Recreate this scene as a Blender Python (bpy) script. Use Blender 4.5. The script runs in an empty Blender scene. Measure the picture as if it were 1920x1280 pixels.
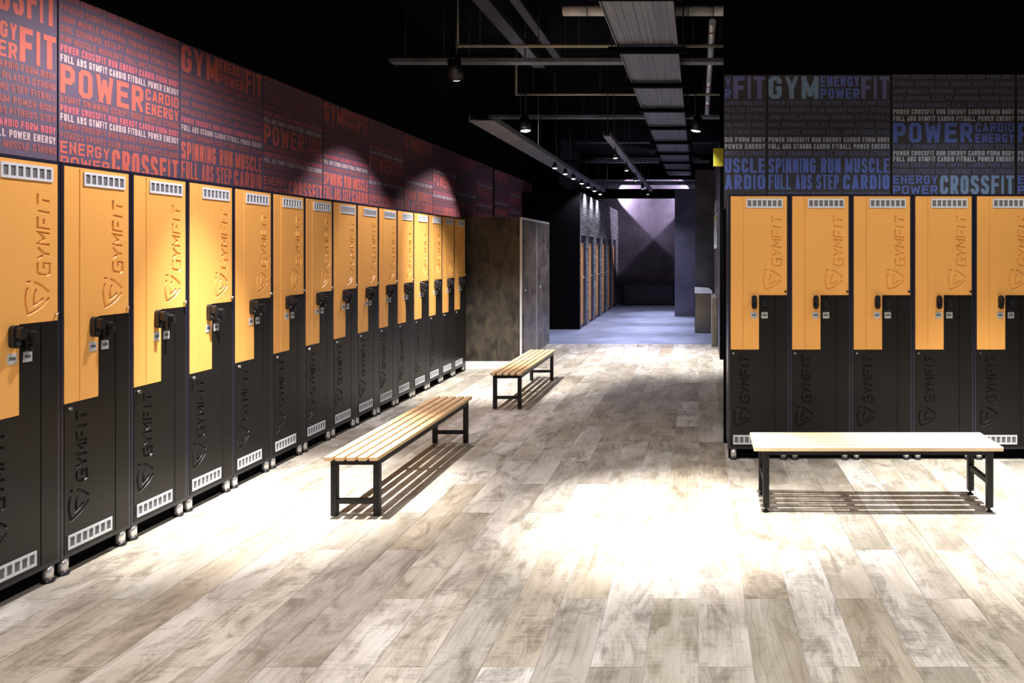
import bpy, bmesh, math, random
from mathutils import Vector, Matrix
from mathutils.geometry import tessellate_polygon
random.seed(7)
R = math.radians
scene = bpy.context.scene
C = scene.collection

# ------------------------------------------------------------------ camera
F, CX, CY, CZ = 1460.0, 1310.0, 471.0, 1.53          # focal (px of a 1920 frame), principal point, eye height
cam_d = bpy.data.cameras.new('camera'); cam = bpy.data.objects.new('camera', cam_d); C.objects.link(cam)
cam.location = (0, 0, CZ); cam.rotation_euler = (R(90), 0, 0)
cam_d.sensor_width = 36; cam_d.lens = F / 1920 * 36
cam_d.shift_x = (960 - CX) / 1920; cam_d.shift_y = (CY - 640) / 1920
cam_d.clip_start = 0.05; cam_d.clip_end = 200
scene.camera = cam

# ------------------------------------------------------------------ world, exposure
w = bpy.data.worlds.new('world'); scene.world = w; w.use_nodes = True
w.node_tree.nodes['Background'].inputs[0].default_value = (0.03, 0.028, 0.045, 1)
w.node_tree.nodes['Background'].inputs[1].default_value = 0.6
vs = scene.view_settings
vs.view_transform = 'Standard'; vs.look = 'None'; vs.gamma = 1; vs.use_curve_mapping = False
vs.exposure = 0.0
MAIN_LIGHT = (1.0, 0.975, 0.945)
WALL_LIGHT = (1.0, 0.93, 1.0)
FIELD_LIGHT = (1.0, 0.975, 0.955)
COOL_LIGHT = (0.80, 0.81, 1.0)
BEAM_W, FIELD_W = 1150, 170

def X(px, y): return (px - CX) * y / F
def Zh(py, y): return CZ - (py - CY) * y / F

# ------------------------------------------------------------------ materials
MATS = {}
def new_mat(name):
    m = bpy.data.materials.new(name); m.use_nodes = True
    nt = m.node_tree; b = nt.nodes['Principled BSDF']
    MATS[name] = m
    return m, nt, b
def N(nt, t, **kw):
    n = nt.nodes.new(t)
    for k, v in kw.items():
        if k in n.inputs: n.inputs[k].default_value = v
        else: setattr(n, k, v)
    return n
def ramp(nt, fac, stops, interp='LINEAR'):
    r = nt.nodes.new('ShaderNodeValToRGB'); r.color_ramp.interpolation = interp
    els = r.color_ramp.elements
    while len(els) < len(stops): els.new(0.5)
    for e, (p, c) in zip(els, stops):
        e.position = p; e.color = (*c, 1) if len(c) == 3 else c
    nt.links.new(fac, r.inputs[0]); return r
def mixc(nt, fac, a, b, blend='MIX'):
    m = nt.nodes.new('ShaderNodeMix'); m.data_type = 'RGBA'; m.blend_type = blend
    for s, v in ((0, fac), (6, a), (7, b)):
        if hasattr(v, 'is_output'): nt.links.new(v, m.inputs[s])
        else: m.inputs[s].default_value = v if s == 0 else (*v, 1)
    return m.outputs[2]
def math_n(nt, op, a, b=None):
    m = nt.nodes.new('ShaderNodeMath'); m.operation = op
    for i, v in enumerate((a, b)):
        if v is None: continue
        if hasattr(v, 'is_output'): nt.links.new(v, m.inputs[i])
        else: m.inputs[i].default_value = v
    return m.outputs[0]
def simple(name, col, rough=0.5, metal=0.0, var=0.12, scale=9.0, bump=0.0, spec=0.5):
    m, nt, b = new_mat(name)
    tc = N(nt, 'ShaderNodeTexCoord'); no = N(nt, 'ShaderNodeTexNoise', Scale=scale, Detail=4.0)
    nt.links.new(tc.outputs['Object'], no.inputs['Vector'])
    r = ramp(nt, no.outputs[0], [(0.3, tuple(c * (1 - var) for c in col)), (0.7, tuple(min(1, c * (1 + var)) for c in col))])
    nt.links.new(r.outputs[0], b.inputs['Base Color'])
    b.inputs['Roughness'].default_value = rough; b.inputs['Metallic'].default_value = metal
    b.inputs['Specular IOR Level'].default_value = spec
    if bump:
        bp = N(nt, 'ShaderNodeBump', Strength=bump, Distance=0.01)
        nt.links.new(no.outputs[0], bp.inputs['Height']); nt.links.new(bp.outputs[0], b.inputs['Normal'])
    return m
simple('orange_metal', (0.80, 0.385, 0.095), 0.42, var=0.03, scale=60, spec=0.4)
simple('black_metal', (0.0075, 0.0068, 0.0062), 0.40, var=0.1, scale=60, spec=0.27)
simple('carcass_metal', (0.012, 0.011, 0.022), 0.36, var=0.1, scale=30)  # bluish tint puts the posts' blue-violet sheen into the base colour
simple('vent_plate', (0.62, 0.63, 0.66), 0.4, var=0.04)
simple('vent_gap', (0.13, 0.13, 0.14), 0.7, var=0.2, scale=150)
simple('number_plate', (0.55, 0.56, 0.58), 0.35, metal=0.3, var=0.1, scale=80)
simple('plate_print', (0.06, 0.06, 0.07), 0.6)
simple('lock_plastic', (0.012, 0.012, 0.014), 0.3)
simple('chrome', (0.75, 0.75, 0.78), 0.18, metal=1.0, var=0.03)
simple('leg_metal', (0.82, 0.80, 0.78), 0.32, metal=0.75, var=0.06)
simple('bench_steel', (0.009, 0.0085, 0.009), 0.45, spec=0.25)
simple('void_black', (0.0025, 0.0025, 0.003), 0.95, spec=0.05)
simple('panel_dark', (0.045, 0.040, 0.045), 0.55, var=0.1, scale=30)
simple('grout', (0.50, 0.48, 0.50), 0.8)
simple('dark_services', (0.035, 0.034, 0.040), 0.6, var=0.3, scale=4)
simple('grey_services', (0.17, 0.165, 0.18), 0.5, var=0.3, scale=5)
simple('brass_pipe', (0.45, 0.42, 0.33), 0.45, var=0.2, scale=5)
simple('white_lagging', (0.85, 0.84, 0.80), 0.6, var=0.08, scale=9)
simple('lamp_black', (0.01, 0.01, 0.011), 0.4)
simple('silver_edge', (0.72, 0.71, 0.73), 0.4, metal=0.4, var=0.05)
simple('plinth_white', (0.88, 0.86, 0.84), 0.5, var=0.05)
simple('steel_bin', (0.22, 0.20, 0.17), 0.25, metal=0.95, var=0.12, scale=5)
simple('steel_lid', (0.88, 0.89, 0.94), 0.3, metal=0.3, var=0.05)
simple('beige_stone', (0.22, 0.19, 0.14), 0.5, var=0.3, scale=6)
simple('yellow_sign', (0.75, 0.70, 0.06), 0.5, var=0.05)
simple('paper', (0.70, 0.70, 0.66), 0.6, var=0.25, scale=25)
simple('paper_print', (0.25, 0.28, 0.35), 0.6)
simple('paper_yellow', (0.65, 0.62, 0.15), 0.6)
simple('stall_orange', (0.80, 0.36, 0.09), 0.5, var=0.08)
simple('stall_frame', (0.03, 0.028, 0.05), 0.5)
simple('counter_dark', (0.012, 0.010, 0.022), 0.5)
simple('led_green', (0.10, 0.55, 0.12), 0.5)
simple('red_clip', (0.28, 0.03, 0.03), 0.5)

def emit(name, col, s):
    m, nt, b = new_mat(name)
    b.inputs['Base Color'].default_value = (*col, 1)
    b.inputs['Emission Color'].default_value = (*col, 1); b.inputs['Emission Strength'].default_value = s
emit('lamp_lens', (0.92, 0.92, 1.0), 6.0)
emit('lamp_lens_dim', (0.95, 0.93, 0.9), 0.8)

def plank_mat(name, per_object):
    m, nt, b = new_mat(name)
    L = nt.links.new
    tc = N(nt, 'ShaderNodeTexCoord')
    if per_object:
        rnd = N(nt, 'ShaderNodeObjectInfo').outputs['Random']; co = tc.outputs['Object']
    else:
        at = N(nt, 'ShaderNodeAttribute'); at.attribute_name = 'rnd'; rnd = at.outputs['Fac']; co = tc.outputs['Object']
    off = N(nt, 'ShaderNodeCombineXYZ')
    L(math_n(nt, 'MULTIPLY', rnd, 37.0), off.inputs[0]); L(math_n(nt, 'MULTIPLY', rnd, 91.0), off.inputs[1]); L(math_n(nt, 'MULTIPLY', rnd, 13.0), off.inputs[2])
    add = N(nt, 'ShaderNodeVectorMath', operation='ADD'); L(co, add.inputs[0]); L(off.outputs[0], add.inputs[1])
    def mapped(sx, sy):
        mp = N(nt, 'ShaderNodeMapping'); mp.inputs['Scale'].default_value = (sx, sy, 1); L(add.outputs[0], mp.inputs[0]); return mp.outputs[0]
    def noise(vec, sc, det=5.0, dist=0.0, rough=0.6):
        n = N(nt, 'ShaderNodeTexNoise', Scale=sc, Detail=det, Distortion=dist, Roughness=rough); L(vec, n.inputs['Vector']); return n.outputs[0]
    wn = N(nt, 'ShaderNodeTexWhiteNoise', noise_dimensions='1D'); L(rnd, wn.inputs['W'])
    base = ramp(nt, wn.outputs['Value'], [(0.0, (0.37, 0.31, 0.235)), (0.18, (0.56, 0.515, 0.45)), (0.36, (0.43, 0.38, 0.305)), (0.55, (0.62, 0.585, 0.54)), (0.74, (0.36, 0.325, 0.28)), (0.88, (0.52, 0.49, 0.43)), (1.0, (0.58, 0.54, 0.495))])
    grain = noise(mapped(26, 1.3), 2.2, 6, 0.8)
    g = ramp(nt, grain, [(0.28, (0.70, 0.67, 0.63)), (0.55, (1, 1, 1)), (0.75, (1.12, 1.12, 1.12))])
    c1 = mixc(nt, 0.6, base.outputs[0], g.outputs[0], 'MULTIPLY')
    rings = N(nt, 'ShaderNodeTexWave', Scale=1.6, Distortion=11.0, Detail=2.0); rings.inputs['Detail Scale'].default_value = 1.1
    L(mapped(6, 1.0), rings.inputs['Vector'])
    rr = ramp(nt, rings.outputs['Fac'], [(0.0, (0.62, 0.58, 0.55)), (0.10, (1, 1, 1))])
    area = ramp(nt, noise(mapped(3.5, 1.6), 1.0, 2), [(0.46, (0, 0, 0)), (0.60, (1, 1, 1))])
    c2 = mixc(nt, math_n(nt, 'MULTIPLY', area.outputs[0], 0.55), c1, mixc(nt, 1.0, c1, rr.outputs[0], 'MULTIPLY'))
    tone = ramp(nt, noise(mapped(3.0, 1.1), 1.0, 3, 0.4), [(0.34, (0.66, 0.62, 0.54)), (0.64, (1.24, 1.24, 1.24))])
    c2 = mixc(nt, 0.8, c2, tone.outputs[0], 'MULTIPLY')
    st = noise(mapped(8, 3.4), 1.0, 8, 0.8, 0.74)
    cross = noise(mapped(5, 80), 1.0, 3, 0.3)
    sm = ramp(nt, math_n(nt, 'ADD', math_n(nt, 'MULTIPLY', st, 0.82), math_n(nt, 'MULTIPLY', cross, 0.18)), [(0.475, (0, 0, 0)), (0.62, (1, 1, 1))])
    stain = ramp(nt, wn.outputs['Value'], [(0.0, (0.125, 0.10, 0.064)), (0.5, (0.15, 0.13, 0.105)), (1.0, (0.165, 0.14, 0.09))])
    c3 = mixc(nt, math_n(nt, 'MULTIPLY', sm.outputs[0], 0.72), c2, stain.outputs[0])
    L(c3, b.inputs['Base Color'])
    b.inputs['Roughness'].default_value = 0.42; b.inputs['Specular IOR Level'].default_value = 0.35
    bp = N(nt, 'ShaderNodeBump', Strength=0.12, Distance=0.003); L(grain, bp.inputs['Height']); L(bp.outputs[0], b.inputs['Normal'])
plank_mat('plank', True); plank_mat('plank_far', False)

def wood_mat(name, c0, c1, sx, sy, sz, scale=3.0, rough=0.5, dark=None):
    m, nt, b = new_mat(name); L = nt.links.new
    tc = N(nt, 'ShaderNodeTexCoord'); mp = N(nt, 'ShaderNodeMapping'); mp.inputs['Scale'].default_value = (sx, sy, sz)
    oi = N(nt, 'ShaderNodeObjectInfo'); ad = N(nt, 'ShaderNodeVectorMath', operation='ADD')
    L(tc.outputs['Object'], ad.inputs[0]); L(oi.outputs['Random'], ad.inputs[1]); L(ad.outputs[0], mp.inputs[0])
    n = N(nt, 'ShaderNodeTexNoise', Scale=scale, Detail=6.0, Distortion=1.0); L(mp.outputs[0], n.inputs['Vector'])
    r = ramp(nt, n.outputs[0], [(0.32, c0), (0.68, c1)])
    L(r.outputs[0], b.inputs['Base Color']); b.inputs['Roughness'].default_value = rough
wood_mat('slat_wood', (0.60, 0.36, 0.17), (0.80, 0.56, 0.32), 18, 1.2, 18)
wood_mat('slat_pine', (0.74, 0.52, 0.30), (0.88, 0.70, 0.46), 1.2, 18, 18)
wood_mat('cabinet_wood', (0.014, 0.011, 0.008), (0.075, 0.058, 0.038), 5, 5, 2.4, 1.7, 0.5)
wood_mat('cabinet_door_wood', (0.045, 0.036, 0.030), (0.19, 0.155, 0.13), 2.2, 2.2, 2.6, 2.0, 0.38)
wood_mat('tray_grey', (0.09, 0.09, 0.10), (0.21, 0.21, 0.23), 38, .5, 1, 1.0, 0.5)
simple('marble_dark', (0.055, 0.050, 0.058), 0.35, var=0.5, scale=2.2)
simple('far_plaster', (0.16, 0.14, 0.155), 0.7, var=0.35, scale=1.8)
simple('column_blue', (0.075, 0.072, 0.115), 0.6, var=0.3, scale=2.5)
simple('corridor_tile', (0.20, 0.22, 0.31), 0.38, var=0.22, scale=2.4)
def stone():
    m, nt, b = new_mat('stacked_stone'); L = nt.links.new
    tc = N(nt, 'ShaderNodeTexCoord'); sp = N(nt, 'ShaderNodeSeparateXYZ'); cb = N(nt, 'ShaderNodeCombineXYZ')
    L(tc.outputs['Object'], sp.inputs[0]); L(math_n(nt, 'ADD', sp.outputs[1], sp.outputs[0]), cb.inputs[0]); L(sp.outputs[2], cb.inputs[1])
    br = N(nt, 'ShaderNodeTexBrick', Scale=1.0); br.inputs['Color1'].default_value = (0.42, 0.40, 0.38, 1); br.inputs['Color2'].default_value = (0.16, 0.15, 0.15, 1)
    br.inputs['Mortar'].default_value = (0.02, 0.02, 0.02, 1); br.inputs['Brick Width'].default_value = 0.24; br.inputs['Row Height'].default_value = 0.05; br.inputs['Mortar Size'].default_value = 0.007
    L(cb.outputs[0], br.inputs['Vector']); L(br.outputs[0], b.inputs['Base Color']); b.inputs['Roughness'].default_value = 0.8
    bp = N(nt, 'ShaderNodeBump', Strength=0.8, Distance=0.02); L(br.outputs[0], bp.inputs['Height']); L(bp.outputs[0], b.inputs['Normal'])
stone()
def flat(name, col, rough=0.6): return simple(name, col, rough, var=0.06, scale=40, spec=0.25)
flat('mural_red_ground', (0.095, 0.068, 0.100)); flat('print_red', (0.46, 0.105, 0.075)); flat('print_brick', (0.28, 0.082, 0.070))
flat('print_rose', (0.45, 0.105, 0.115)); flat('print_cream', (0.46, 0.33, 0.32))
flat('mural_blue_ground', (0.075, 0.070, 0.078)); flat('print_blue', (0.15, 0.22, 0.66)); flat('print_steel', (0.25, 0.38, 0.60))
flat('print_slate', (0.15, 0.155, 0.29)); flat('print_indigo', (0.19, 0.20, 0.48)); flat('print_white', (0.62, 0.63, 0.72))

# ------------------------------------------------------------------ mesh helpers
class MB:
    def __init__(s): s.bm = bmesh.new(); s.mats = []; s.cur = 0
    def mat(s, name):
        if name not in s.mats: s.mats.append(name)
        s.cur = s.mats.index(name); return s
    def _tag(s, faces, smooth=False):
        for f in faces: f.material_index = s.cur; f.smooth = smooth
    def box(s, x0, x1, y0, y1, z0, z1):
        v = [s.bm.verts.new(p) for p in ((x0,y0,z0),(x1,y0,z0),(x1,y1,z0),(x0,y1,z0),(x0,y0,z1),(x1,y0,z1),(x1,y1,z1),(x0,y1,z1))]
        s._tag([s.bm.faces.new([v[i] for i in q]) for q in ((3,2,1,0),(4,5,6,7),(0,1,5,4),(1,2,6,5),(2,3,7,6),(3,0,4,7))]); return s
    def bbox(s, x0, x1, y0, y1, z0, z1, b=0.004):       # bevelled box
        t = bmesh.new()
        bmesh.ops.create_cube(t, size=1, matrix=Matrix.Translation(((x0+x1)/2,(y0+y1)/2,(z0+z1)/2)) @ Matrix.Diagonal((x1-x0, y1-y0, z1-z0, 1)))
        bmesh.ops.bevel(t, geom=t.edges[:], offset=b, segments=1, affect='EDGES'); s.join(t); return s
    def join(s, t, smooth=False):
        vm = {v: s.bm.verts.new(v.co) for v in t.verts}
        s._tag([s.bm.faces.new([vm[v] for v in f.verts]) for f in t.faces], smooth); t.free()
    def cyl(s, a, b, r, r2=None, n=14):
        a, b = Vector(a), Vector(b); r2 = r if r2 is None else r2
        q = (b - a).to_track_quat('Z', 'Y'); rings = []
        for p, rr in ((a, r), (b, r2)):
            rings.append([s.bm.verts.new(p + q @ Vector((rr*math.cos(2*math.pi*i/n), rr*math.sin(2*math.pi*i/n), 0))) for i in range(n)])
        s._tag([s.bm.faces.new((rings[0][i], rings[0][(i+1)%n], rings[1][(i+1)%n], rings[1][i])) for i in range(n)], True)
        s._tag([s.bm.faces.new(rings[0][::-1]), s.bm.faces.new(rings[1])]); return s
    def prism(s, pts, y0, y1):                             # pts: (x,z) counter-clockwise seen from -Y
        a = [s.bm.verts.new((p[0], y0, p[1])) for p in pts]; b = [s.bm.verts.new((p[0], y1, p[1])) for p in pts]; n = len(pts)
        fs = [s.bm.faces.new(a), s.bm.faces.new(b[::-1])] + [s.bm.faces.new((a[i], b[i], b[(i+1)%n], a[(i+1)%n])) for i in range(n)]
        s._tag(fs); return s
    def mesh(s, name):
        bmesh.ops.recalc_face_normals(s.bm, faces=s.bm.faces[:])
        me = bpy.data.meshes.new(name); s.bm.to_mesh(me); s.bm.free()
        for m in s.mats: me.materials.append(MATS[m])
        return me
    def build(s, name, parent=None, loc=None):
        return obj(name, s.mesh(name), parent, loc)
def obj(name, me, parent=None, loc=None):
    o = bpy.data.objects.new(name, me); C.objects.link(o)
    if parent: o.parent = parent
    if loc: o.location = loc
    return o
def thing(name, label, cat, loc=(0,0,0), rz=0, group=None):
    o = bpy.data.objects.new(name, None); C.objects.link(o); o.empty_display_size = 0.1
    o.location = loc; o.rotation_euler = (0, 0, rz); return tag(o, label, cat, group)
def tag(o, label, cat, group=None):
    o['label'] = label; o['category'] = cat
    if group: o['group'] = group
    return o
def struct(o, label=None):
    o['kind'] = 'structure'
    if label: o['label'] = label
    return o
def copy_tree(o, parent=None):
    c = o.copy(); C.objects.link(c)
    if parent: c.parent = parent
    for ch in o.children: copy_tree(ch, c)
    return c
def M(name): return MB().mat(name)

# ------------------------------------------------------------------ the shell
LW, RWY, CEIL = -3.485, 6.21, 4.4
FLOOR_END = 12.84
floor = struct(M('grout').box(LW-.1, 4.3, -1.5, FLOOR_END, -0.1, -0.003).build('floor'), 'floor of weathered beige and grey wood-look planks')
struct(M('corridor_tile').box(LW-.1, 4.3, FLOOR_END, 23.0, -0.1, 0.0).build('floor_corridor'), 'blue-grey smooth floor of the corridor')
wl = struct(M('void_black').box(LW-.1, LW, -1.5, 23.1, 0, CEIL).build('wall_left'), 'black wall with a band of red word-printed panels')
wr = struct(M('void_black').box(0.2, 4.2, RWY, RWY+.09, 0, CEIL).build('wall_right'), 'black partition wall with a band of blue word-printed panels')
struct(M('void_black').box(4.2, 4.3, -1.5, 11.0, 0, CEIL).build('wall_side'), 'black side wall')
struct(M('void_black').box(LW-.1, 4.3, -1.6, -1.5, 0, CEIL).build('wall_back'), 'black wall at the back of the changing room')
struct(M('void_black').box(0.3, 4.3, 11.0, 11.12, 0, CEIL).build('wall_aisle'), 'black wall at the end of the next locker aisle')
struct(M('marble_dark').box(0.3, 0.4, 11.12, 15.0, 0, 3.1).build('wall_corridor_right'), 'dark marble wall of the corridor')
struct(M('marble_dark').box(-0.07, 0.4, 15.0, 15.4, 0, 3.1).build('wall_pier'), 'dark marble pier behind the steel bin')
struct(M('column_blue').box(X(1265,18.3), 0.3, 18.3, 18.9, 0, 3.0).build('wall_column'), 'dark blue-grey square column in the corridor')
struct(M('far_plaster').box(-3.4, 3.0, 22.5, 22.6, 0, 3.6).build('wall_far'), 'dark plaster wall closing the corridor')
struct(M('void_black').box(-3.485, 4.3, 23.0, 23.1, 0, CEIL).build('wall_end'), 'black wall behind the corridor')
struct(M('void_black').box(LW-.1, 4.3, -1.6, 23.1, CEIL, CEIL+.1).build('ceiling'), 'black open ceiling')
struct(M('void_black').box(-3.4, 3.0, 20.6, 21.0, 2.95, 3.18).build('trim_1'), 'black bulkhead across the corridor')
# stall block: black end and stone face with slots
struct(M('void_black').box(-3.45, -2.33, 15.26, 15.30, 0, 2.70).build('wall_stall_end'), 'glossy black end wall of the shower stalls')
st = M('stacked_stone')
SX, slots = -2.33, []
y = 15.33; st.box(SX-.16, SX, 15.30, 15.42, 0, 2.70); y = 15.42
for k in range(6):
    slots.append((y, y + .74)); st.box(SX-.16, SX, y, y+.74, 1.84, 2.70); st.box(SX-.16, SX, y+.74, y+1.15, 0, 2.70); y += 1.15
st.box(SX-.16, SX, y, 22.5, 0, 2.70)
struct(st.build('wall_stone'), 'stacked grey stone wall with slots for stall doors')
struct(M('void_black').box(-3.45, SX-.42, 15.30, 22.5, 0, 2.66).build('wall_stall_core'), 'black core behind the stall doors')
for k, (a, b) in enumerate(slots):
    d = thing('stall_door', 'orange shower stall door in a dark slot of the stone wall', 'door', (SX-.035, (a+b)/2, 0), 0, 'orange stall doors along the stone wall')
    M('stall_orange').box(-.015, .015, -.365, .06, 0.06, 1.70).build('door_leaf', d)
    M('stall_frame').box(-.03, .028, .06, .365, 0, 1.83).box(-.03, .02, -.365, .06, 1.70, 1.83).box(-.03, .02, -.365, .06, 0, .06).build('door_frame', d)
    M('chrome').cyl((.015, .02, 1.0), (.05, .02, 1.0), .012, n=8).build('handle', d)

# planks
PW, PL, J0 = 0.2, 1.127, 2.868
plank_me = M('plank').box(-PW/2+.0012, PW/2-.0012, -PL/2+.0012, PL/2-.0012, -.003, 0).mesh('plank')
cells = []
for c in range(-18, 21):
    off = J0 if c % 2 == 0 else J0 + PL/2
    n = -5
    while True:
        ya, yb = off + n*PL, off + (n+1)*PL; n += 1
        if ya >= FLOOR_END: break
        ya, yb = max(ya, -1.4), min(yb, FLOOR_END)
        if yb - ya < .04: continue
        cells.append((c*PW, max(c*PW, LW), min((c+1)*PW, 4.2), ya, yb))
def seen(cell):
    _, x0, x1, ya, yb = cell
    if yb < 2.6 or x1 < -3.05: return False
    if x0 > .2 and ya > 6.0: return False
    return x0 < .42*yb + .25
vis = [c for c in cells if seen(c)]; vis.sort(key=lambda c: c[3]); ind = vis[:296]
inds = set(ind)
rest = MB().mat('plank_far'); lay = rest.bm.faces.layers.float.new('rnd')
for c in cells:
    _, x0, x1, ya, yb = c
    if c in inds:
        if yb - ya > PL - .01 and x1 - x0 > PW - .01:
            o = obj('plank', plank_me, floor, ((x0+x1)/2, (ya+yb)/2, 0))
        else:
            o = M('plank').box((x0-x1)/2+.0012, (x1-x0)/2-.0012, (ya-yb)/2+.0012, (yb-ya)/2-.0012, -.003, 0).build('plank', floor, ((x0+x1)/2, (ya+yb)/2, 0))
    else:
        before = set(rest.bm.faces); rest.box(x0+.0012, x1-.0012, ya+.0012, yb-.0012, -.003, 0); r = random.random()
        for f in rest.bm.faces:
            if f not in before: f[lay] = r
o = rest.build('planks', floor); o['kind'] = 'stuff'

# ------------------------------------------------------------------ mural panels
# condensed block letters as flat strokes: cell 0..1 wide, 0..1 high
_O = [(.5,1),(.22,1),(0,.87),(0,.13),(.22,0),(.78,0),(1,.13),(1,.87),(.78,1),(.5,1)]
FONT = {
 'A': [[(0,0),(.46,1)], [(.54,1),(1,0)], [(.2,.24),(.8,.24)]], 'B': [[(0,0),(0,1)], [(0,1),(.75,1),(1,.9),(1,.64),(.8,.52),(0,.52)], [(.8,.52),(1,.4),(1,.1),(.75,0),(0,0)]],
 'C': [[(1,.66),(1,.87),(.78,1),(.22,1),(0,.87),(0,.13),(.22,0),(.78,0),(1,.13),(1,.32)]], 'D': [[(0,.5),(0,1),(.72,1),(1,.86),(1,.14),(.72,0),(0,0),(0,.5)]],
 'E': [[(1,1),(0,1),(0,0),(1,0)], [(0,.52),(.85,.52)]], 'F': [[(1,1),(0,1),(0,0)], [(0,.5),(.85,.5)]],
 'G': [[(1,.70),(1,.87),(.78,1),(.22,1),(0,.87),(0,.13),(.22,0),(.78,0),(1,.13),(1,.44),(.55,.44)]], 'I': [[(.5,0),(.5,1)]],
 'J': [[(1,1),(1,.13),(.78,0),(.22,0),(0,.13),(0,.32)]], 'K': [[(0,0),(0,1)], [(1,1),(.1,.48)], [(.3,.6),(1,0)]], 'L': [[(0,1),(0,0),(1,0)]],
 'M': [[(0,0),(0,1)], [(0,1),(.5,.15)], [(.5,.15),(1,1)], [(1,1),(1,0)]], 'N': [[(0,0),(0,1)], [(0,1),(1,0)], [(1,0),(1,1)]], 'O': [_O],
 'P': [[(0,0),(0,1)], [(0,1),(.75,1),(1,.88),(1,.56),(.75,.44),(0,.44)]], 'R': [[(0,0),(0,1)], [(0,1),(.75,1),(1,.88),(1,.58),(.75,.47),(0,.47)], [(.5,.47),(1,0)]],
 'S': [[(1,.74),(1,.87),(.78,1),(.22,1),(0,.87),(0,.68),(.2,.55),(.8,.45),(1,.32),(1,.13),(.78,0),(.22,0),(0,.13),(0,.26)]],
 'T': [[(0,1),(1,1)], [(.5,1),(.5,0)]], 'U': [[(0,1),(0,.13),(.22,0),(.78,0),(1,.13),(1,1)]], 'W': [[(0,1),(.2,0)], [(.2,0),(.5,.8)], [(.5,.8),(.8,0)], [(.8,0),(1,1)]],
 'X': [[(0,0),(1,1)], [(0,1),(1,0)]], 'Y': [[(0,1),(.5,.42),(.5,0)], [(1,1),(.5,.42)]]}
def band(P, wd):                                        # quads along a polyline with mitred corners
    P = [Vector(p) for p in P]; n = len(P); out = []; closed = (P[0]-P[-1]).length < 1e-6
    for i in range(n):
        d0 = (P[i]-P[i-1]).normalized() if i else ((P[-1]-P[-2]).normalized() if closed else None)
        d1 = (P[i+1]-P[i]).normalized() if i < n-1 else ((P[1]-P[0]).normalized() if closed else None)
        if d0 is None or d1 is None:
            d = d1 or d0; nn = Vector((-d.y, d.x)); k = wd/2
        else:
            t = (d0+d1).normalized(); nn = Vector((-t.y, t.x)); k = wd/2/max(.5, nn.dot(Vector((-d0.y, d0.x))))
        out.append((P[i]+nn*k, P[i]-nn*k))
    return out
def text_mesh(s_, x0, x1, z0, z1):
    H = z1-z0; wts = {' ': .45, 'I': .30, 'M': 1.3, 'W': 1.35}; gapw = .26
    tot = sum(wts.get(c, 1.0) for c in s_) + gapw*(len(s_)-1); u = (x1-x0)/tot; sw = min(.43*u, .21*H); V, Fc, x, k = [], [], x0, 0
    for c in s_:
        cw = wts.get(c, 1.0)*u
        for P in FONT.get(c, []):
            Q = [Vector((x + sw/2 + q[0]*(cw-sw), z0 + sw*.4 + q[1]*(H - sw*.8))) for q in P]
            if (Q[0]-Q[-1]).length > 1e-6 and c not in 'CGSJ':
                Q[0] = Q[0] - (Q[1]-Q[0]).normalized()*sw*.5; Q[-1] = Q[-1] + (Q[-1]-Q[-2]).normalized()*sw*.5
            bd = [[Vector((min(max(p_.x, x), x+cw), min(max(p_.y, z0), z1))) for p_ in e_] for e_ in band(Q, sw)]; n0 = len(V); k += 1
            dep = -.0006 - .0003*(k % 5)
            for a, b in bd: V += [(a.x, dep, a.y), (b.x, dep, b.y)]
            Fc += [(n0+2*i, n0+2*i+1, n0+2*i+3, n0+2*i+2) for i in range(len(bd)-1)]
        x += cw + gapw*u
    return V, Fc
PNW, PZ0, PZ1 = 0.986, 1.93, 2.935
class Print:
    def __init__(s): s.v, s.f, s.m, s.mats = [], [], [], []
    def put(s, t, x0, x1, z0, z1, mat):
        if mat not in s.mats: s.mats.append(mat)
        vv, ff = text_mesh(t, x0, x1, z0, z1); n = len(s.v); mi = s.mats.index(mat)
        s.v += vv
        s.f += [tuple(n+i for i in f) for f in ff]; s.m += [mi]*len(ff)
    def mesh(s, name):
        me = bpy.data.meshes.new(name); me.from_pydata(s.v, [], s.f)
        for m in s.mats: me.materials.append(MATS[m])
        me.polygons.foreach_set('material_index', s.m); return me
L1 = 'POWER CROSSFIT RUN ENERGY CARDIO FORM BODY'; L2 = 'FULL ABS GYMFIT CARDIO FITBALL POWER ENERGY'; L2b = 'FULL ABS STRONG CARDIO FITBALL POWER ENERGY'
L3 = 'FITNESS SPORTS CLUB AEROBIC PILATES STRONG'; L4 = 'JUMP MUSCLE PERSONAL TRAINING STEP FITBALL'; L5 = 'GIRL SPINNING SCULPT MAXIMUM POWER BOSU'
L6 = 'RUN MUSCLE WORKOUT FULL ABS FITNESS STEP'; L7 = 'GYMFIT SWIMMING SCULPT BODY MUSCLE STRONG'
CRP = 3.368; 
def zr(cy): return CZ + (CY - (130 + cy/CRP)) / (F/RWY)     # row position measured on the blue wall
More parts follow.
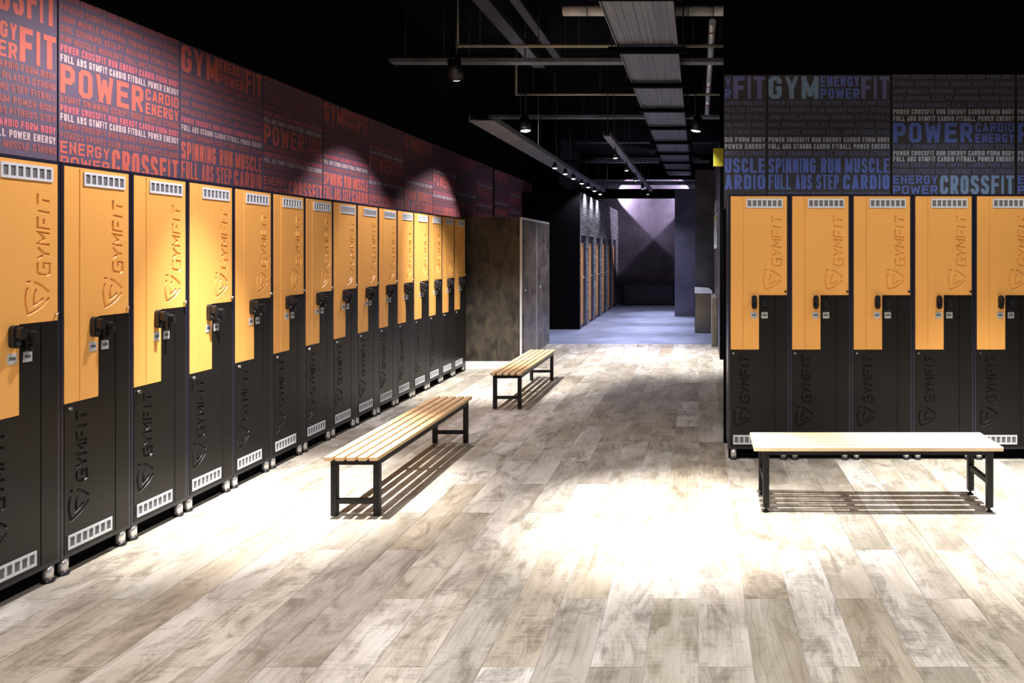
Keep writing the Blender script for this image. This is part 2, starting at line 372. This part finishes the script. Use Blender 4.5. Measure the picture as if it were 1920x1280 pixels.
def rows_A(p, c, top=0.0):
    W = PNW; a, b = .012, W - .012
    def ln(t, y0, y1, m): p.put(t, a, b, zr(y1) - top, zr(y0) - top, m)
    z0, z1 = zr(188)-top, zr(46)-top; zm = (z0+z1)/2
    p.put('GYM', a, .41, z0, z1, c['steel']); p.put('ENERGY', .425, .735, zm+.008, z1, c['blue']); p.put('POWER', .425, .735, z0, zm-.008, c['blue']); p.put('FIT', .75, b, z0, z1, c['indigo'])
    for t, y0, y1, m in ((L1,200,228,'dim'),(L3,245,273,'dim'),(L4,290,318,'dim'),(L5,338,366,'dim'),(L6,383,411,'dim'),(L1,430,460,'l1'),(L2b,472,503,'white'),(L7,516,545,'dim')): ln(t, y0, y1, c[m])
    if top == 0:
        z0, z1 = zr(655), zr(562); p.put('SPINNING RUN', a, .585, z0, z1, c['low']); p.put('MUSCLE', .62, b, z0, z1, c['blue'])
        z0, z1 = zr(758), zr(666); p.put('FULL ABS STEP', a, .57, z0, z1, c['low']); p.put('CARDIO', .605, b, z0, z1, c['blue'])
        ln(L1, 775, 800, c['dim'])
def rows_B(p, c):
    W = PNW; a, b = .012, W - .012
    def ln(t, y0, y1, m): p.put(t, a, b, zr(y1), zr(y0), m)
    for t, y0, y1, m in ((L1,34,60,'dim'),(L3,80,107,'dim'),(L4,126,154,'dim'),(L5,170,198,'dim'),(L6,214,241,'dim'),(L1,253,285,'l1'),(L2,296,328,'white'),(L7,474,504,'dim'),(L1,515,545,'l1'),(L2,551,583,'white'),(L1,591,618,'dim'),(L3,632,660,'dim')): ln(t, y0, y1, c[m])
    z0, z1 = zr(464), zr(339); zm = (z0+z1)/2
    p.put('POWER', a, .645, z0, z1, c['big']); p.put('CARDIO', .665, b, zm+.007, z1, c['blue']); p.put('ENERGY', .665, b, z0, zm-.007, c['blue'])
    z0, z1 = zr(788), zr(670); zm = (z0+z1)/2
    p.put('ENERGY', a, .365, zm+.007, z1, c['low']); p.put('POWER', a, .365, z0, zm-.007, c['low']); p.put('CROSSFIT', .385, b, z0, z1, c['cross'])
RED = dict(steel='print_red', blue='print_red', indigo='print_red', dim='print_brick', l1='print_rose', white='print_cream', low='print_red', big='print_red', cross='print_red')
BLU = dict(steel='print_steel', blue='print_blue', indigo='print_indigo', dim='print_slate', l1='print_white', white='print_white', low='print_blue', big='print_blue', cross='print_steel')
def make_print(kind, c):
    p = Print()
    if kind == 'A': rows_A(p, c)
    if kind == 'B': rows_B(p, c)
    if kind == 'C':
        p.put('ENERGY', .012, .365, 2.838, 2.925, c['low']); p.put('POWER', .012, .365, 2.735, 2.822, c['low']); p.put('CROSSFIT', .385, PNW-.012, 2.735, 2.925, c['cross'])
        rows_A(p, c, 0.24)
    return p.mesh('lettering')
prints = {(k, n): make_print(k, c) for k, n, c in (('A','r',RED),('B','r',RED),('C','r',RED),('A','b',BLU),('B','b',BLU))}
pan = {n: M(g).box(.002, PNW-.002, 0, .012, PZ0-.06, PZ1).mesh('mural_panel') for n, g in (('r','mural_red_ground'),('b','mural_blue_ground'))}
pitch = 0.992
kinds = {0: 'C'}
for k in range(-1, 13):
    y0 = 4.223 + pitch*(k-1) + (.10 if k >= 10 else 0)
    o = obj('mural_panel', pan['r'], wl, (LW+.012, y0, 0)); o.rotation_euler.z = R(90)
    o['label'] = 'dark panel printed with red gym words'
    obj('lettering', prints[(kinds.get(k, 'B' if k % 2 else 'A'), 'r')], o)
s = RWY / F
x0 = X(1438, RWY)
def blue(x, kind):
    o = obj('mural_panel', pan['b'], wr, (x, RWY-.012, 0)); o['label'] = 'dark panel printed with blue gym words'
    obj('lettering', prints[(kind, 'b')], o)
blue(x0, 'A')
for i in (1, 2, 3): blue(x0 + pitch*i, 'B' if i % 2 else ('B' if i == 2 else 'A'))
# the cut panel at the free end of the partition
w_cut = x0 - 0.202 - .004
o = M('mural_blue_ground').box(.0, w_cut, 0, .012, PZ0-.06, PZ1).build('mural_panel', wr, (0.202, RWY-.012, 0)); o['label'] = 'narrow cut panel printed with blue gym words'
p = Print(); e = w_cut - .012
p.put('Y', .008, .055, zr(112), zr(50), 'print_blue'); p.put('R', .008, .055, zr(188), zr(126), 'print_blue'); p.put('FIT', .075, e, zr(188), zr(46), 'print_indigo')
for t, a, b, m in (('CARDIO FORM BODY',200,228,'print_slate'),('PILATES STRONG',245,273,'print_slate'),('NG STEP FITBALL',290,318,'print_slate'),('UM POWER BOSU',338,366,'print_slate'),('S FITNESS STEP',383,411,'print_slate'),('DIO FORM BODY',430,460,'print_white'),('POWER ENERGY',472,503,'print_white'),('MUSCLE STRONG',516,545,'print_slate'),('USCLE',562,655,'print_blue'),('ARDIO',666,758,'print_blue')):
    p.put(t, .006, e, zr(b), zr(a), m)
obj('lettering', p.mesh('lettering'), o)

# ------------------------------------------------------------------ lockers
LP, LWID, LD, LH = 0.4515, 0.4475, 0.48, 1.95
def outline(pts, wd):
    P = [Vector(p) for p in pts]; n = len(P); Lft, Rgt = [], []
    for i in range(n):
        d0 = (P[i]-P[i-1]).normalized() if i else None; d1 = (P[i+1]-P[i]).normalized() if i < n-1 else None
        if d0 is None or d1 is None:
            d = d1 or d0; nn = Vector((-d.y, d.x)); k = wd/2; ext = d * (wd/2 * .0)
        else:
            t = (d0 + d1); t = t.normalized() if t.length > 1e-6 else d0
            nn = Vector((-t.y, t.x)); cs = max(.45, nn.dot(Vector((-d0.y, d0.x)))); k = wd/2/cs
        Lft.append(P[i] + nn*k); Rgt.append(P[i] - nn*k)
    return Lft + Rgt[::-1]
def trimmed(pts, e):        # shorten both ends so the inner groove floor has sloped ends
    P = [Vector(p) for p in pts]; P[0] = P[0] + (P[1]-P[0]).normalized()*e; P[-1] = P[-1] + (P[-2]-P[-1]).normalized()*e; return P
def smooth(pts, n=3):
    P = [Vector(p) for p in pts]; out = []
    for i in range(len(P)-1):
        p0, p1, p2, p3 = P[max(i-1,0)], P[i], P[i+1], P[min(i+2, len(P)-1)]
        for j in range(n):
            t = j/n; out.append(.5*((2*p1)+(p2-p0)*t+(2*p0-5*p1+4*p2-p3)*t*t+(3*p1-p0-3*p2+p3)*t**3))
    out.append(P[-1]); return out
GL = {'G': [[(1,1),(.16,1),(0,.8),(0,.2),(.16,0),(1,0),(1,.5),(.48,.5)]], 'Y': [[(0,1),(.36,.55)], [(1,1),(.5,.4),(.5,0)]],
      'M': [[(0,0),(0.0,1),(.5,.42),(1,1),(1,0)]], 'F': [[(1,1),(.05,1),(.05,0)], [(.40,.5),(.92,.5)]], 'I': [[(.5,0),(.5,1)]], 'T': [[(0,1),(1,1)], [(.5,.68),(.5,0)]]}
def gymfit(xb, z0, z1, h):
    res = []; ws = {'I': .35}; tot = sum(ws.get(c, 1) for c in 'GYMFIT'); gap = .017; u = (z1 - z0 - 5*gap)/tot; t = 0
    for c in 'GYMFIT':
        wd = u*ws.get(c, 1)
        for stq in GL[c]: res.append([(xb - q[1]*h, z0 + t + q[0]*wd + .12*h*(q[1]-.5)) for q in stq])
        t += wd + gap
    return res
def shield(x0, z0, wd, h):
    f = lambda q: (x0 + q[0]*wd, z0 + q[1]*h)
    A = [f(q) for q in smooth([(.12,.80),(.03,.60),(.04,.32),(.13,.03)])] + [f(q) for q in smooth([(.13,.03),(.45,.13),(.74,.28),(.96,.47)])][1:]
    B = [f(q) for q in smooth([(.36,.95),(.60,.86),(.82,.73),(.99,.60)])]
    Cc = [f(q) for q in [(.05,.95),(.22,.97)]]
    D = [f(q) for q in smooth([(.46,.74),(.36,.56),(.36,.28)])] + [f(q) for q in smooth([(.36,.28),(.56,.36),(.72,.47)])][1:]
    return [A, B, Cc, D]
def door_mesh(outer, strokes, grooves, mat, th=.016, depth=.007):
    mb = M(mat); bm = mb.bm
    holes = [(outline(s_, .014), outline(trimmed(s_, .003), .0045), depth) for s_ in strokes] + [(outline(g_, .007), outline(trimmed(g_, .001), .003), .004) for g_ in grooves]
    loops = [[Vector((a, b)) for a, b in outer]] + [h[0] for h in holes]
    flatv = [v for l in loops for v in l]
    bv = [bm.verts.new((v.x, 0, v.y)) for v in flatv]
    for t in tessellate_polygon([[Vector((v.x, v.y, 0)) for v in l] for l in loops]):
        try: bm.faces.new([bv[i] for i in t])
        except ValueError: pass
    i = len(outer)
    for ho, hi, dp in holes:
        n = len(ho); rim = bv[i:i+n]; i += n
        low = [bm.verts.new((v.x, dp, v.y)) for v in hi]
        for j in range(n): bm.faces.new((rim[j], rim[(j+1)%n], low[(j+1)%n], low[j]))
        bm.faces.new(low)
    n = len(outer); back = [bm.verts.new((a, th, b)) for a, b in outer]
    for j in range(n): bm.faces.new((bv[j], bv[(j+1)%n], back[(j+1)%n], back[j]))
    bm.faces.new(back)
    return mb.mesh('door')
up_me = door_mesh([(.225,.81),(.225,1.209),(.430,1.209),(.430,1.933),(.018,1.933),(.018,.81)], gymfit(.388, 1.424, 1.788, .066) + shield(.255, 1.245, .135, .155), [[(.108,.816),(.108,1.927)]], 'orange_metal')
lo_me = door_mesh([(.430,.098),(.430,1.206),(.228,1.206),(.228,.807),(.018,.807),(.018,.098)], gymfit(.152, .425, .762, .062) + shield(.040, .245, .130, .150), [[(.338,.104),(.338,1.200)]], 'black_metal')
def vent_mesh(wd, h, n=7):
    mb = M('vent_gap').box(.002, wd-.002, -.001, 0, .002, h-.002).mat('vent_plate'); b = .010
    mb.box(0, wd, -.005, -.001, 0, b*1.2).box(0, wd, -.005, -.001, h-b*1.2, h)
    step = (wd - b) / n
    for i in range(n+1): mb.box(i*step, i*step+b, -.005, -.001, b*1.2, h-b*1.2)
    return mb.mesh('vent')
vent_up, vent_lo = vent_mesh(.268, .068), vent_mesh(.275, .068)
def capsule(cx, z0, z1, r, n=8):
    return [(cx + r*math.cos(a), z0+r + r*math.sin(a)) for a in [math.pi + math.pi*i/n for i in range(n+1)]] + [(cx + r*math.cos(a), z1-r + r*math.sin(a)) for a in [math.pi*i/n for i in range(n+1)]]
lock_me = M('lock_plastic').prism(capsule(0, -.05, .05, .019), -.022, 0).prism(capsule(0, -.012, .042, .012), -.050, -.022).cyl((0,-.030,-.030),(0,-.022,-.030), .013).mat('chrome').cyl((0,-.0325,-.030),(0,-.030,-.030), .005, n=8).mesh('lock')
plate_me = M('number_plate').box(-.023, .023, -.003, 0, -.023, .023).mat('plate_print').box(-.015,-.006,-.0036,-.003,-.006,.008).box(-.004,.005,-.0036,-.003,-.006,.008).box(.007,.015,-.0036,-.003,-.006,.008).mesh('number_plate')
pin_me = M('chrome').cyl((0,0,0),(0,-.016,0), .0065, n=10).cyl((0,-.016,0),(0,-.020,0), .009, n=10).mesh('hinge_pin')
legm = M('leg_metal').cyl((0,0,.014),(0,0,.082), .022).mesh('leg'); padm = M('lock_plastic').cyl((0,0,0),(0,0,.014), .027).mesh('foot_pad')
fr = .017; cb = M('carcass_metal').box(0, LWID, .018, LD, .08, LH)
cb.box(0, fr-.001, .002, .018, .08, LH).box(.432, LWID, .002, .018, .08, LH).box(fr-.001, .432, .002, .018, LH-.0155, LH).box(fr-.001, .432, .002, .018, .08, .0965)
carc_me = cb.mesh('carcass')
kick_me = M('void_black').box(.004, LWID-.004, .058, .066, .0, .08).mesh('kickboard')
def make_locker(label, loc, rz, group):
    t = thing('locker', label, 'locker', loc, rz, group)
    obj('carcass', carc_me, t); obj('kickboard', kick_me, t)
    u = obj('upper_door', up_me, t); u['label'] = 'orange L-shaped upper door'; l = obj('lower_door', lo_me, t); l['label'] = 'black L-shaped lower door'
    obj('vent', vent_up, u, (.132, 0, 1.848)); obj('lock', lock_me, u, (.190, 0, 1.158)); obj('number_plate', plate_me, u, (.188, 0, 1.062)); obj('hinge_pin', pin_me, u, (.418, 0, 1.236))
    obj('vent', vent_lo, l, (.036, 0, .116)); obj('lock', lock_me, l, (.262, 0, 1.135)); obj('number_plate', plate_me, l, (.266, 0, 1.062)); obj('hinge_pin', pin_me, l, (.036, 0, .785))
    for lx in (.040, LWID-.040):
        for ly in (.026, LD-.05):
            g = obj('leg', legm, t, (lx, ly, 0)); obj('foot_pad', padm, g)
    return t
ORD = ['first','second','third','fourth','fifth','sixth','seventh','eighth','ninth','tenth','eleventh','twelfth','thirteenth','fourteenth','fifteenth','sixteenth','seventeenth']
AX = -2.985
proto = None
for k in range(17):
    pos = (AX, 3.647 + LP*(14-k) - LP, 0)
    lab = f'orange and black two-door locker under red mural, {ORD[k]} from the brown wood cabinet'
    if proto is None: proto = t = make_locker(lab, pos, R(90), 'lockers under the red mural')
    else:
        t = copy_tree(proto); t.location = pos; t['label'] = lab
RX0 = X(1365.5, 5.71)
for k in range(6):
    t = copy_tree(proto); t.location = (RX0 + k*LP, 5.71, 0); t.rotation_euler.z = 0
    t['label'] = f'orange and black two-door locker under blue mural, {ORD[k]} from the corridor end'; t['group'] = 'lockers under the blue mural'
t = copy_tree(proto); t.location = (RX0 + LWID, 6.31 + LD, 0); t.rotation_euler.z = R(180)
t['label'] = 'locker back to back with the blue mural row, facing the next aisle'; del t['group']

# ------------------------------------------------------------------ benches
def bench(label, loc, length, width, z_top, nsl, glides, along_y, wood, str_z, group):
    t = thing('bench', label, 'bench', loc, R(90) if along_y else 0, group)   # local: length along X
    th, tb = .024, .036; gap = .017 if along_y else .018; sw = (width - (nsl-1)*gap)/nsl
    for i in range(nsl):
        y0 = -width/2 + i*(sw+gap)
        M(wood).bbox(-length/2, length/2, y0, y0+sw, z_top-th, z_top, .003).build('slat', t)
    zf = z_top - th; g = .028 if glides else 0; ins = .055; lx = length/2 - ins; ly = width/2 - .012
    fm = M('bench_steel'); rh = .024 if glides else tb
    for sy in (-1, 1): fm.box(-lx+tb, lx-tb, sy*ly - (tb if sy > 0 else 0), sy*ly + (0 if sy > 0 else tb), zf-rh, zf)
    for cx in (-lx, -tb/2, lx-tb): fm.box(cx, cx+tb, -ly+tb, ly-tb, zf-rh, zf)
    fm.build('seat_frame', t)
    for sx in (-1, 1):
        xx = -lx if sx < 0 else lx-tb
        for sy in (-1, 1):
            yy = -ly if sy < 0 else ly-tb
            l = M('bench_steel').bbox(xx, xx+tb, yy, yy+tb, g, zf, .002).build('leg', t)
            if glides: M('bench_steel').cyl((xx+tb/2, yy+tb/2, 0), (xx+tb/2, yy+tb/2, .010), .020, .012).cyl((xx+tb/2, yy+tb/2, .010), (xx+tb/2, yy+tb/2, g), .006).build('glide', l)
        M('bench_steel').box(xx+.004, xx+tb-.004, -ly+tb, ly-tb, str_z-.014, str_z+.014).build('stretcher', t)
    return t
bench('slatted wooden bench with black steel legs standing in front of the middle red-wall lockers', (-1.985, 5.37, 0), 1.86, .306, .358, 5, False, True, 'slat_wood', .085, None)
bench('slatted wooden bench with black steel legs standing before the brown wood cabinet', (-1.86, 8.40, 0), 1.80, .30, .358, 5, False, True, 'slat_wood', .11, None)
bench('pale pine slatted bench with levelling feet standing before the blue mural lockers', (1.053, 4.74, 0), 1.46, .38, .385, 5, True, False, 'slat_pine', .175, None)

# ------------------------------------------------------------------ brown cabinet
CAY, CAX, CAH = 10.15, -2.308, 1.975
t = thing('wood_cabinet', 'tall brown wood-grain cabinet with silver edging at end of locker row', 'cabinet', (-2.89, 11.09, 0))
cx0, cx1, cy0, cy1 = -.570, CAX+2.89, CAY-11.09, .94
M('cabinet_wood').box(cx0, cx1-.022, cy0, cy1, .10, CAH).build('body', t)
M('plinth_white').box(cx0, cx1-.03, cy0+.004, cy1-.02, 0, .10).build('plinth', t)
M('silver_edge').box(cx1-.022, cx1+.002, cy0-.002, cy0+.035, .10, CAH).box(cx1-.022, cx1+.002, cy0+.035, cy1, CAH-.03, CAH).box(cx1-.022, cx1+.002, .0, .03, .10, CAH-.03).build('edging', t)
for a, b, hx in ((cy0+.09, -.008, .05), (.038, cy1-.004, .10)):
    d = M('cabinet_door_wood').bbox(cx1-.02, cx1+.004, a, b, .11, CAH-.035, .003).build('door', t)
    M('chrome').cyl((cx1+.004, a+hx, 1.02), (cx1+.03, a+hx, 1.02), .012, n=10).build('handle', d)

# ------------------------------------------------------------------ corridor things
t = thing('waste_bin', 'stainless steel waste bin with sloped lid against dark marble pier', 'bin', (.09, 14.72, 0))
M('steel_bin').bbox(-.165, .165, -.14, .14, 0, .74, .012).build('body', t)
M('steel_lid').prism([(-.165,.742),(.165,.742),(.165,.79),(.10,.835),(-.165,.85)], -.14, .14).build('lid', t)
t = M('beige_stone').bbox(.215, .298, 12.5, 13.6, 0, .79, .008).build('stone_ledge'); tag(t, 'low beige stone ledge along the dark marble corridor wall', 'ledge')
t = thing('wall_notice', 'printed white notice on the dark marble corridor wall', 'notice', (.3, 13.7, 1.88))
M('paper').box(-.012, 0, -1.0, 1.0, -.30, .30).build('sheet', t)
pp = M('paper_yellow').box(-.013, -.012, -.9, .9, .17, .27); pp.mat('paper_print')
for i in range(7): pp.box(-.013, -.012, -.9, .9-.2*(i % 3), .11-.055*i, .135-.055*i)
pp.build('print', t)
t = thing('wall_notice', 'small square white notice above the long printed notice', 'notice', (.3, 13.7, 2.32))
M('paper').box(-.012, 0, -.6, .6, -.07, .07).build('sheet', t); M('paper_print').box(-.013, -.012, -.5, .5, -.03, .03).build('print', t)
t = thing('yellow_sign', 'yellow rectangular sign hung high at the corridor corner', 'sign', (.335, 10.9, 2.72))
M('yellow_sign').box(-.13, .15, -.012, .012, 0, .25).build('board', t); M('lamp_black').cyl((.1, 0, .25), (.1, 0, CEIL-2.72), .006, n=6).build('rod', t)
t = thing('counter', 'low dark box counter against the far plaster wall', 'counter', (-1.41, 22.2, 0))
M('counter_dark').bbox(-.70, .70, -.28, .28, .05, .60, .01).build('body', t); M('counter_dark').box(-.68, .68, -.25, .28, 0, .05).build('base', t); M('counter_dark').bbox(-.72, .72, -.30, .295, .60, .63, .006).build('top', t)

# ------------------------------------------------------------------ ceiling services
def services(name, label, cat, mb, part, loc, rods=(), mat='dark_services', rr=.006, group=None):
    t = thing(name, label, cat, loc, 0, group); mb.build(part, t)
    for (rx, ry, rz) in rods: M(mat).cyl((rx, ry, rz), (rx, ry, CEIL - loc[2]), rr, n=6).build('hanger_rod', t)
    return t
# wide cable tray along the room
TZ = 3.5; TX0, TX1 = -.79, -.20
t = thing('cable_tray', 'wide ribbed grey cable tray hanging along the room under the black ceiling', 'cable tray', (-.495, 12.0, TZ))
hw = (TX1-TX0)/2; bars = [4.33, 5.93, 7.53, 9.13, 10.73, 12.29, 13.93, 15.5, 17.1, 18.7, 20.2]
for a, b in zip([2.8]+bars, bars+[20.5]):
    a, b = a-12+.002, b-12-.002
    mb = M('tray_grey').box(-hw, hw, a, b, .02, .03).box(-hw, -hw+.012, a, b, 0, .09).box(hw-.012, hw, a, b, 0, .09)
    n = 11
    for i in range(n):
        xx = -hw + .03 + (2*hw-.06)*i/(n-1); r = .012 + .006*((i*7) % 3)
        mb.box(xx-r, xx+r, a, b, .0175 - .0015*((i*5) % 3), .02)
    mb.build('tray_section', t)
for b in bars:
    g = M('void_black').box(-hw-.08, hw+.08, b-12-.055, b-12+.055, -.05, -.006).build('trapeze_bar', t)
    for sx in (-1, 1): M('dark_services').cyl((sx*(hw+.05), b-12, -.006), (sx*(hw+.05), b-12, CEIL-TZ), .007, n=6).build('hanger_rod', g)
def cross(name, label, cat, x0p, x1p, yp, z, part, mat, size, rods, group=None, roundp=True, riser=False, x1=None):
    Y = F*(z-CZ)/(CY-yp); a, b = X(x0p, Y), (X(x1p, Y) if x1 is None else x1); mid = (a+b)/2
    mb = M(mat)
    if roundp: mb.cyl((a-mid, 0, 0), (b-mid, 0, 0), size, n=12)
    else: mb.box(a-mid, b-mid, -size*1.4, size*1.4, 0, size*.8)
    if riser: mb.cyl((a-mid, 0, -size), (a-mid, 0, CEIL-z), size, n=12)
    return services(name, label, cat, mb, part, (mid, Y, z), [(X(r, Y)-mid, 0, size) for r in rods], group=group), Y
cross('ceiling_pipe', 'thin pale pipe with a bent riser crossing above the cable tray', 'pipe', 857, 1400, 86, 3.75, 'pipe', 'brass_pipe', .019, (900, 1010, 1085, 1300, 1350), riser=True)
cross('ceiling_pipe', 'thin pale pipe crossing behind the hanging black spotlights', 'pipe', 968, 1400, 177, 3.75, 'pipe', 'brass_pipe', .017, (1000, 1040, 1125, 1320), riser=True)
cross('ceiling_pipe', 'thin dark pipe crossing over the corridor entrance', 'pipe', 1070, 1340, 267, 3.75, 'pipe', 'grey_services', .022, (1100, 1180))
cross('ceiling_beam', 'flat grey steel beam reaching from the red wall over the room', 'beam', 722, 1400, 119, 3.66, 'beam', 'grey_services', .055, (760, 832, 880, 985, 1060), roundp=False)
cross('ceiling_beam', 'flat grey steel beam above the brown cabinet', 'beam', 918, 1400, 222, 3.66, 'beam', 'grey_services', .055, (955, 1023, 1095), roundp=False)
cross('ceiling_beam', 'flat grey steel beam lit violet above the stalls', 'beam', 1000, 1330, 305, 3.66, 'beam', 'grey_services', .075, (1100, 1210), roundp=False)
cross('ceiling_beam', 'narrow grey steel beam beyond the violet beam', 'beam', 1115, 1310, 298, 3.72, 'beam', 'grey_services', .03, (1150,), roundp=False)
cross('ceiling_beam', 'broad pale steel beam over the corridor bulkhead', 'beam', 1128, 1330, 346, 3.25, 'beam', 'tray_grey', .10, (1150, 1270), roundp=False)
# white lagged pipe
Yl = 7.77; zl = 3.93; a, b = X(1055, Yl), 0.9
t = thing('lagged_pipe', 'thick white lagged pipe in short wrapped sections above the cable tray', 'pipe', ((a+b)/2, Yl, zl)); L2_ = (b-a)/2
nsec = 9
for i in range(nsec):
    u0 = -L2_ + 2*L2_*i/nsec; u1 = -L2_ + 2*L2_*(i+1)/nsec
    M('white_lagging').cyl((u0+.004, 0, 0), (u1-.004, 0, 0), .052, n=16).build('lagging_section', t)
M('dark_services').cyl((-L2_, 0, 0), (L2_, 0, 0), .04, n=10).build('pipe_core', t)
for u in (-L2_*.7, L2_*.1): M('dark_services').cyl((u, 0, .05), (u, 0, CEIL-zl), .006, n=6).build('hanger_rod', t)
# long pipe beside the partition
t = thing('ceiling_pipe', 'long grey pipe running beside the partition over the aisle', 'pipe', (.14, 10.6, 3.86))
for i in range(4): M('silver_edge').cyl((0, -2.7+1.35*i+.01, 0), (0, -2.7+1.35*(i+1)-.01, 0), .036, n=12).build('pipe_section', t)
for i in range(4):
    u = -2.4+1.35*i; M('red_clip').cyl((0, u-.02, 0), (0, u+.02, 0), .042, n=12).build('clip', t); M('dark_services').cyl((0, u, .042), (0, u, CEIL-3.86), .006, n=6).build('hanger_rod', t)
# trays that carry the lamps
def run_tray(name, label, x, y0, y1, z, wd, mat, rods):
    mb = M(mat).box(-wd/2, wd/2, y0, y1, 0, .012).box(-wd/2, -wd/2+.01, y0, y1, .012, .06).box(wd/2-.01, wd/2, y0, y1, .012, .06)
    return services(name, label, 'cable tray', mb, 'tray', (x, 0, z), [(sx*wd*.45, yy, .06) for yy in rods for sx in (-1, 1)])
run_tray('cable_tray', 'narrow grey cable tray leading along the red wall to the stalls', -2.37, 8.5, 18.6, 2.95, .28, 'grey_services', (10.9, 12.3, 13.6, 15.5, 17.4))
run_tray('cable_tray', 'narrow dark cable tray over the middle of the corridor', -1.24, 10.5, 20.2, 3.08, .10, 'grey_services', (11, 13.5, 16, 18.5))
run_tray('cable_tray', 'dark cable tray high between the red wall and the wide tray', -2.15, 7.2, 10.5, 4.0, .16, 'dark_services', (7.5, 9.5))
run_tray('cable_tray', 'narrow dark cable tray high beside the other high tray', -1.85, 7.2, 10.5, 4.05, .10, 'dark_services', (7.6, 9.4))
t = M('led_green').cyl((0,0,0),(0,0,.02), .03, n=10).build('indicator_lamp', None, (X(1317, 8.7), 8.7, Zh(113, 8.7))); 
bpy.data.objects.remove(t)

# ------------------------------------------------------------------ spotlights
def spotlight(label, loc, aim, beam, field, col, beam_deg, field_deg, group=None, r=.075, ln=.19, lens='lamp_lens', top=CEIL, fblend=.6, faim=None):
    t = thing('spotlight', label, 'spotlight', loc, 0, group)
    d = (Vector(aim) - Vector(loc)).normalized(); q = d.to_track_quat('-Z', 'Y')
    def place(mb, nm):
        o = mb.build(nm, t); o.rotation_mode = 'QUATERNION'; o.rotation_quaternion = q; return o
    h = M('lamp_black'); n = 16
    h.cyl((0,0,.02), (0,0,ln), r, r*.82, n).cyl((0,0,ln), (0,0,ln+.03), r*.55, n=12)
    rings = [[h.bm.verts.new((rr*math.cos(2*math.pi*i/n), rr*math.sin(2*math.pi*i/n), z)) for i in range(n)] for rr, z in ((r, .02), (r*1.03, .0), (r*.92, .0), (r*.88, .012))]
    for a, b in zip(rings, rings[1:]):
        h._tag([h.bm.faces.new((a[i], a[(i+1)%n], b[(i+1)%n], b[i])) for i in range(n)], True)
    place(h, 'housing')
    place(M(lens).cyl((0,0,.014), (0,0,-.002), r*.90, r*.86, n=16).cyl((0,0,-.002), (0,0,-.014), r*.86, r*.45, n=16), 'lens')
    M('lamp_black').cyl((0,0,.10), (0,0,top-loc[2]), .010, n=8).build('stem', t)
    qf = (Vector(faim) - Vector(loc)).normalized().to_track_quat('-Z', 'Y') if faim else q
    for nm, pw, deg, bl in (('beam_light', beam, beam_deg, 1.0), ('field_light', field, field_deg, fblend)):
        if pw <= 0: continue
        ld = bpy.data.lights.new(nm, 'SPOT'); ld.energy = pw; ld.color = (WALL_LIGHT if faim else FIELD_LIGHT) if (col == MAIN_LIGHT and nm == 'field_light') else col; ld.spot_size = R(deg); ld.spot_blend = bl; ld.shadow_soft_size = .03
        lo = bpy.data.objects.new(nm, ld); C.objects.link(lo); lo.parent = t; lo.rotation_mode = 'QUATERNION'; lo.rotation_quaternion = qf if nm == 'field_light' else q; lo.location = d*.04
    return t
LZ = 3.2
spotlight('black ceiling spotlight over the near end of the bench by the lockers', (-2.35, 4.4, LZ), (-2.48, 4.72, 0), BEAM_W*1.55, FIELD_W*1.35, MAIN_LIGHT, 46, 142, faim=(-3.0, 4.6, 0))
spotlight('black ceiling spotlight hanging under the flat beam beside the red mural', (-2.35, 7.55, LZ), (-2.42, 9.15, 0), BEAM_W*1.2, FIELD_W*1.2, MAIN_LIGHT, 56, 90, fblend=.4, faim=(-3.35, 7.75, 0))
spotlight('black ceiling spotlight hanging in front of the brown cabinet', (-2.40, 10.8, LZ), (-2.10, 10.6, 0), BEAM_W*.55, FIELD_W*1.2, MAIN_LIGHT, 56, 92, fblend=.4, faim=(-3.3, 9.9, 0))
spotlight('black ceiling spotlight over the open floor before the pine bench', (-.05, 4.4, LZ+.05), (-.14, 4.45, 0), BEAM_W*1.6, FIELD_W*.5, MAIN_LIGHT, 41, 146)
spotlight('black ceiling spotlight beside the partition end at the corridor mouth', (-.04, 10.8, LZ), (-.5, 10.9, 0), BEAM_W*.85, FIELD_W*.5, MAIN_LIGHT, 66, 110)
spotlight('black ceiling spotlight over the far end of the pine bench', (2.15, 4.7, LZ), (1.98, 4.6, 0), BEAM_W*1.5, FIELD_W*.5, MAIN_LIGHT, 58, 146)
for x, wh in ((-2.35, 'the red mural wall'), (-.05, 'the middle of the room'), (2.15, 'the side wall')):
    spotlight('added unseen black fill spotlight near the back wall, beside ' + wh, (x, 1.2, LZ), (x, 2.2, 0), BEAM_W*.12, FIELD_W*1.1, MAIN_LIGHT, 80, 116, 'added fill spotlights near the back wall')  # added lamps out of view, put in to brighten the lockers and near floor
for i, y in enumerate((12.25, 13.2, 14.06, 15.06, 15.93, 16.9, 17.87)):
    spotlight(f'small spotlight under the narrow grey tray, {ORD[i]} from the brown cabinet', (-2.262, y, 2.84), (-2.30 if y < 15 else -2.25, y+.1, 0), 24, 75, COOL_LIGHT, 60, 110, 'small spotlights by the stalls', .042, .06, top=2.948)
for i, y in enumerate((11.6, 13.4, 15.3, 17.3, 19.0)):
    spotlight(f'small spotlight under the narrow dark corridor tray, {ORD[i]} from the changing room', (-1.24, y, 2.92), (-.95, y, 0), 620, 150, COOL_LIGHT, 44, 120, 'small spotlights over the corridor', .042, .09, 'lamp_lens_dim', top=3.079)
for nm, x, ax in (('stone wall', -2.61, -1.61), ('column', .03, -.97)):
    spotlight(f'small wall-grazing spotlight above the far plaster wall, on the {nm} side', (x, 22.2, 3.16), (ax, 22.32, 3.16), 0, 330, (.75, .66, 1.0), 40, 92, None, .03, .06, top=CEIL, fblend=.12)
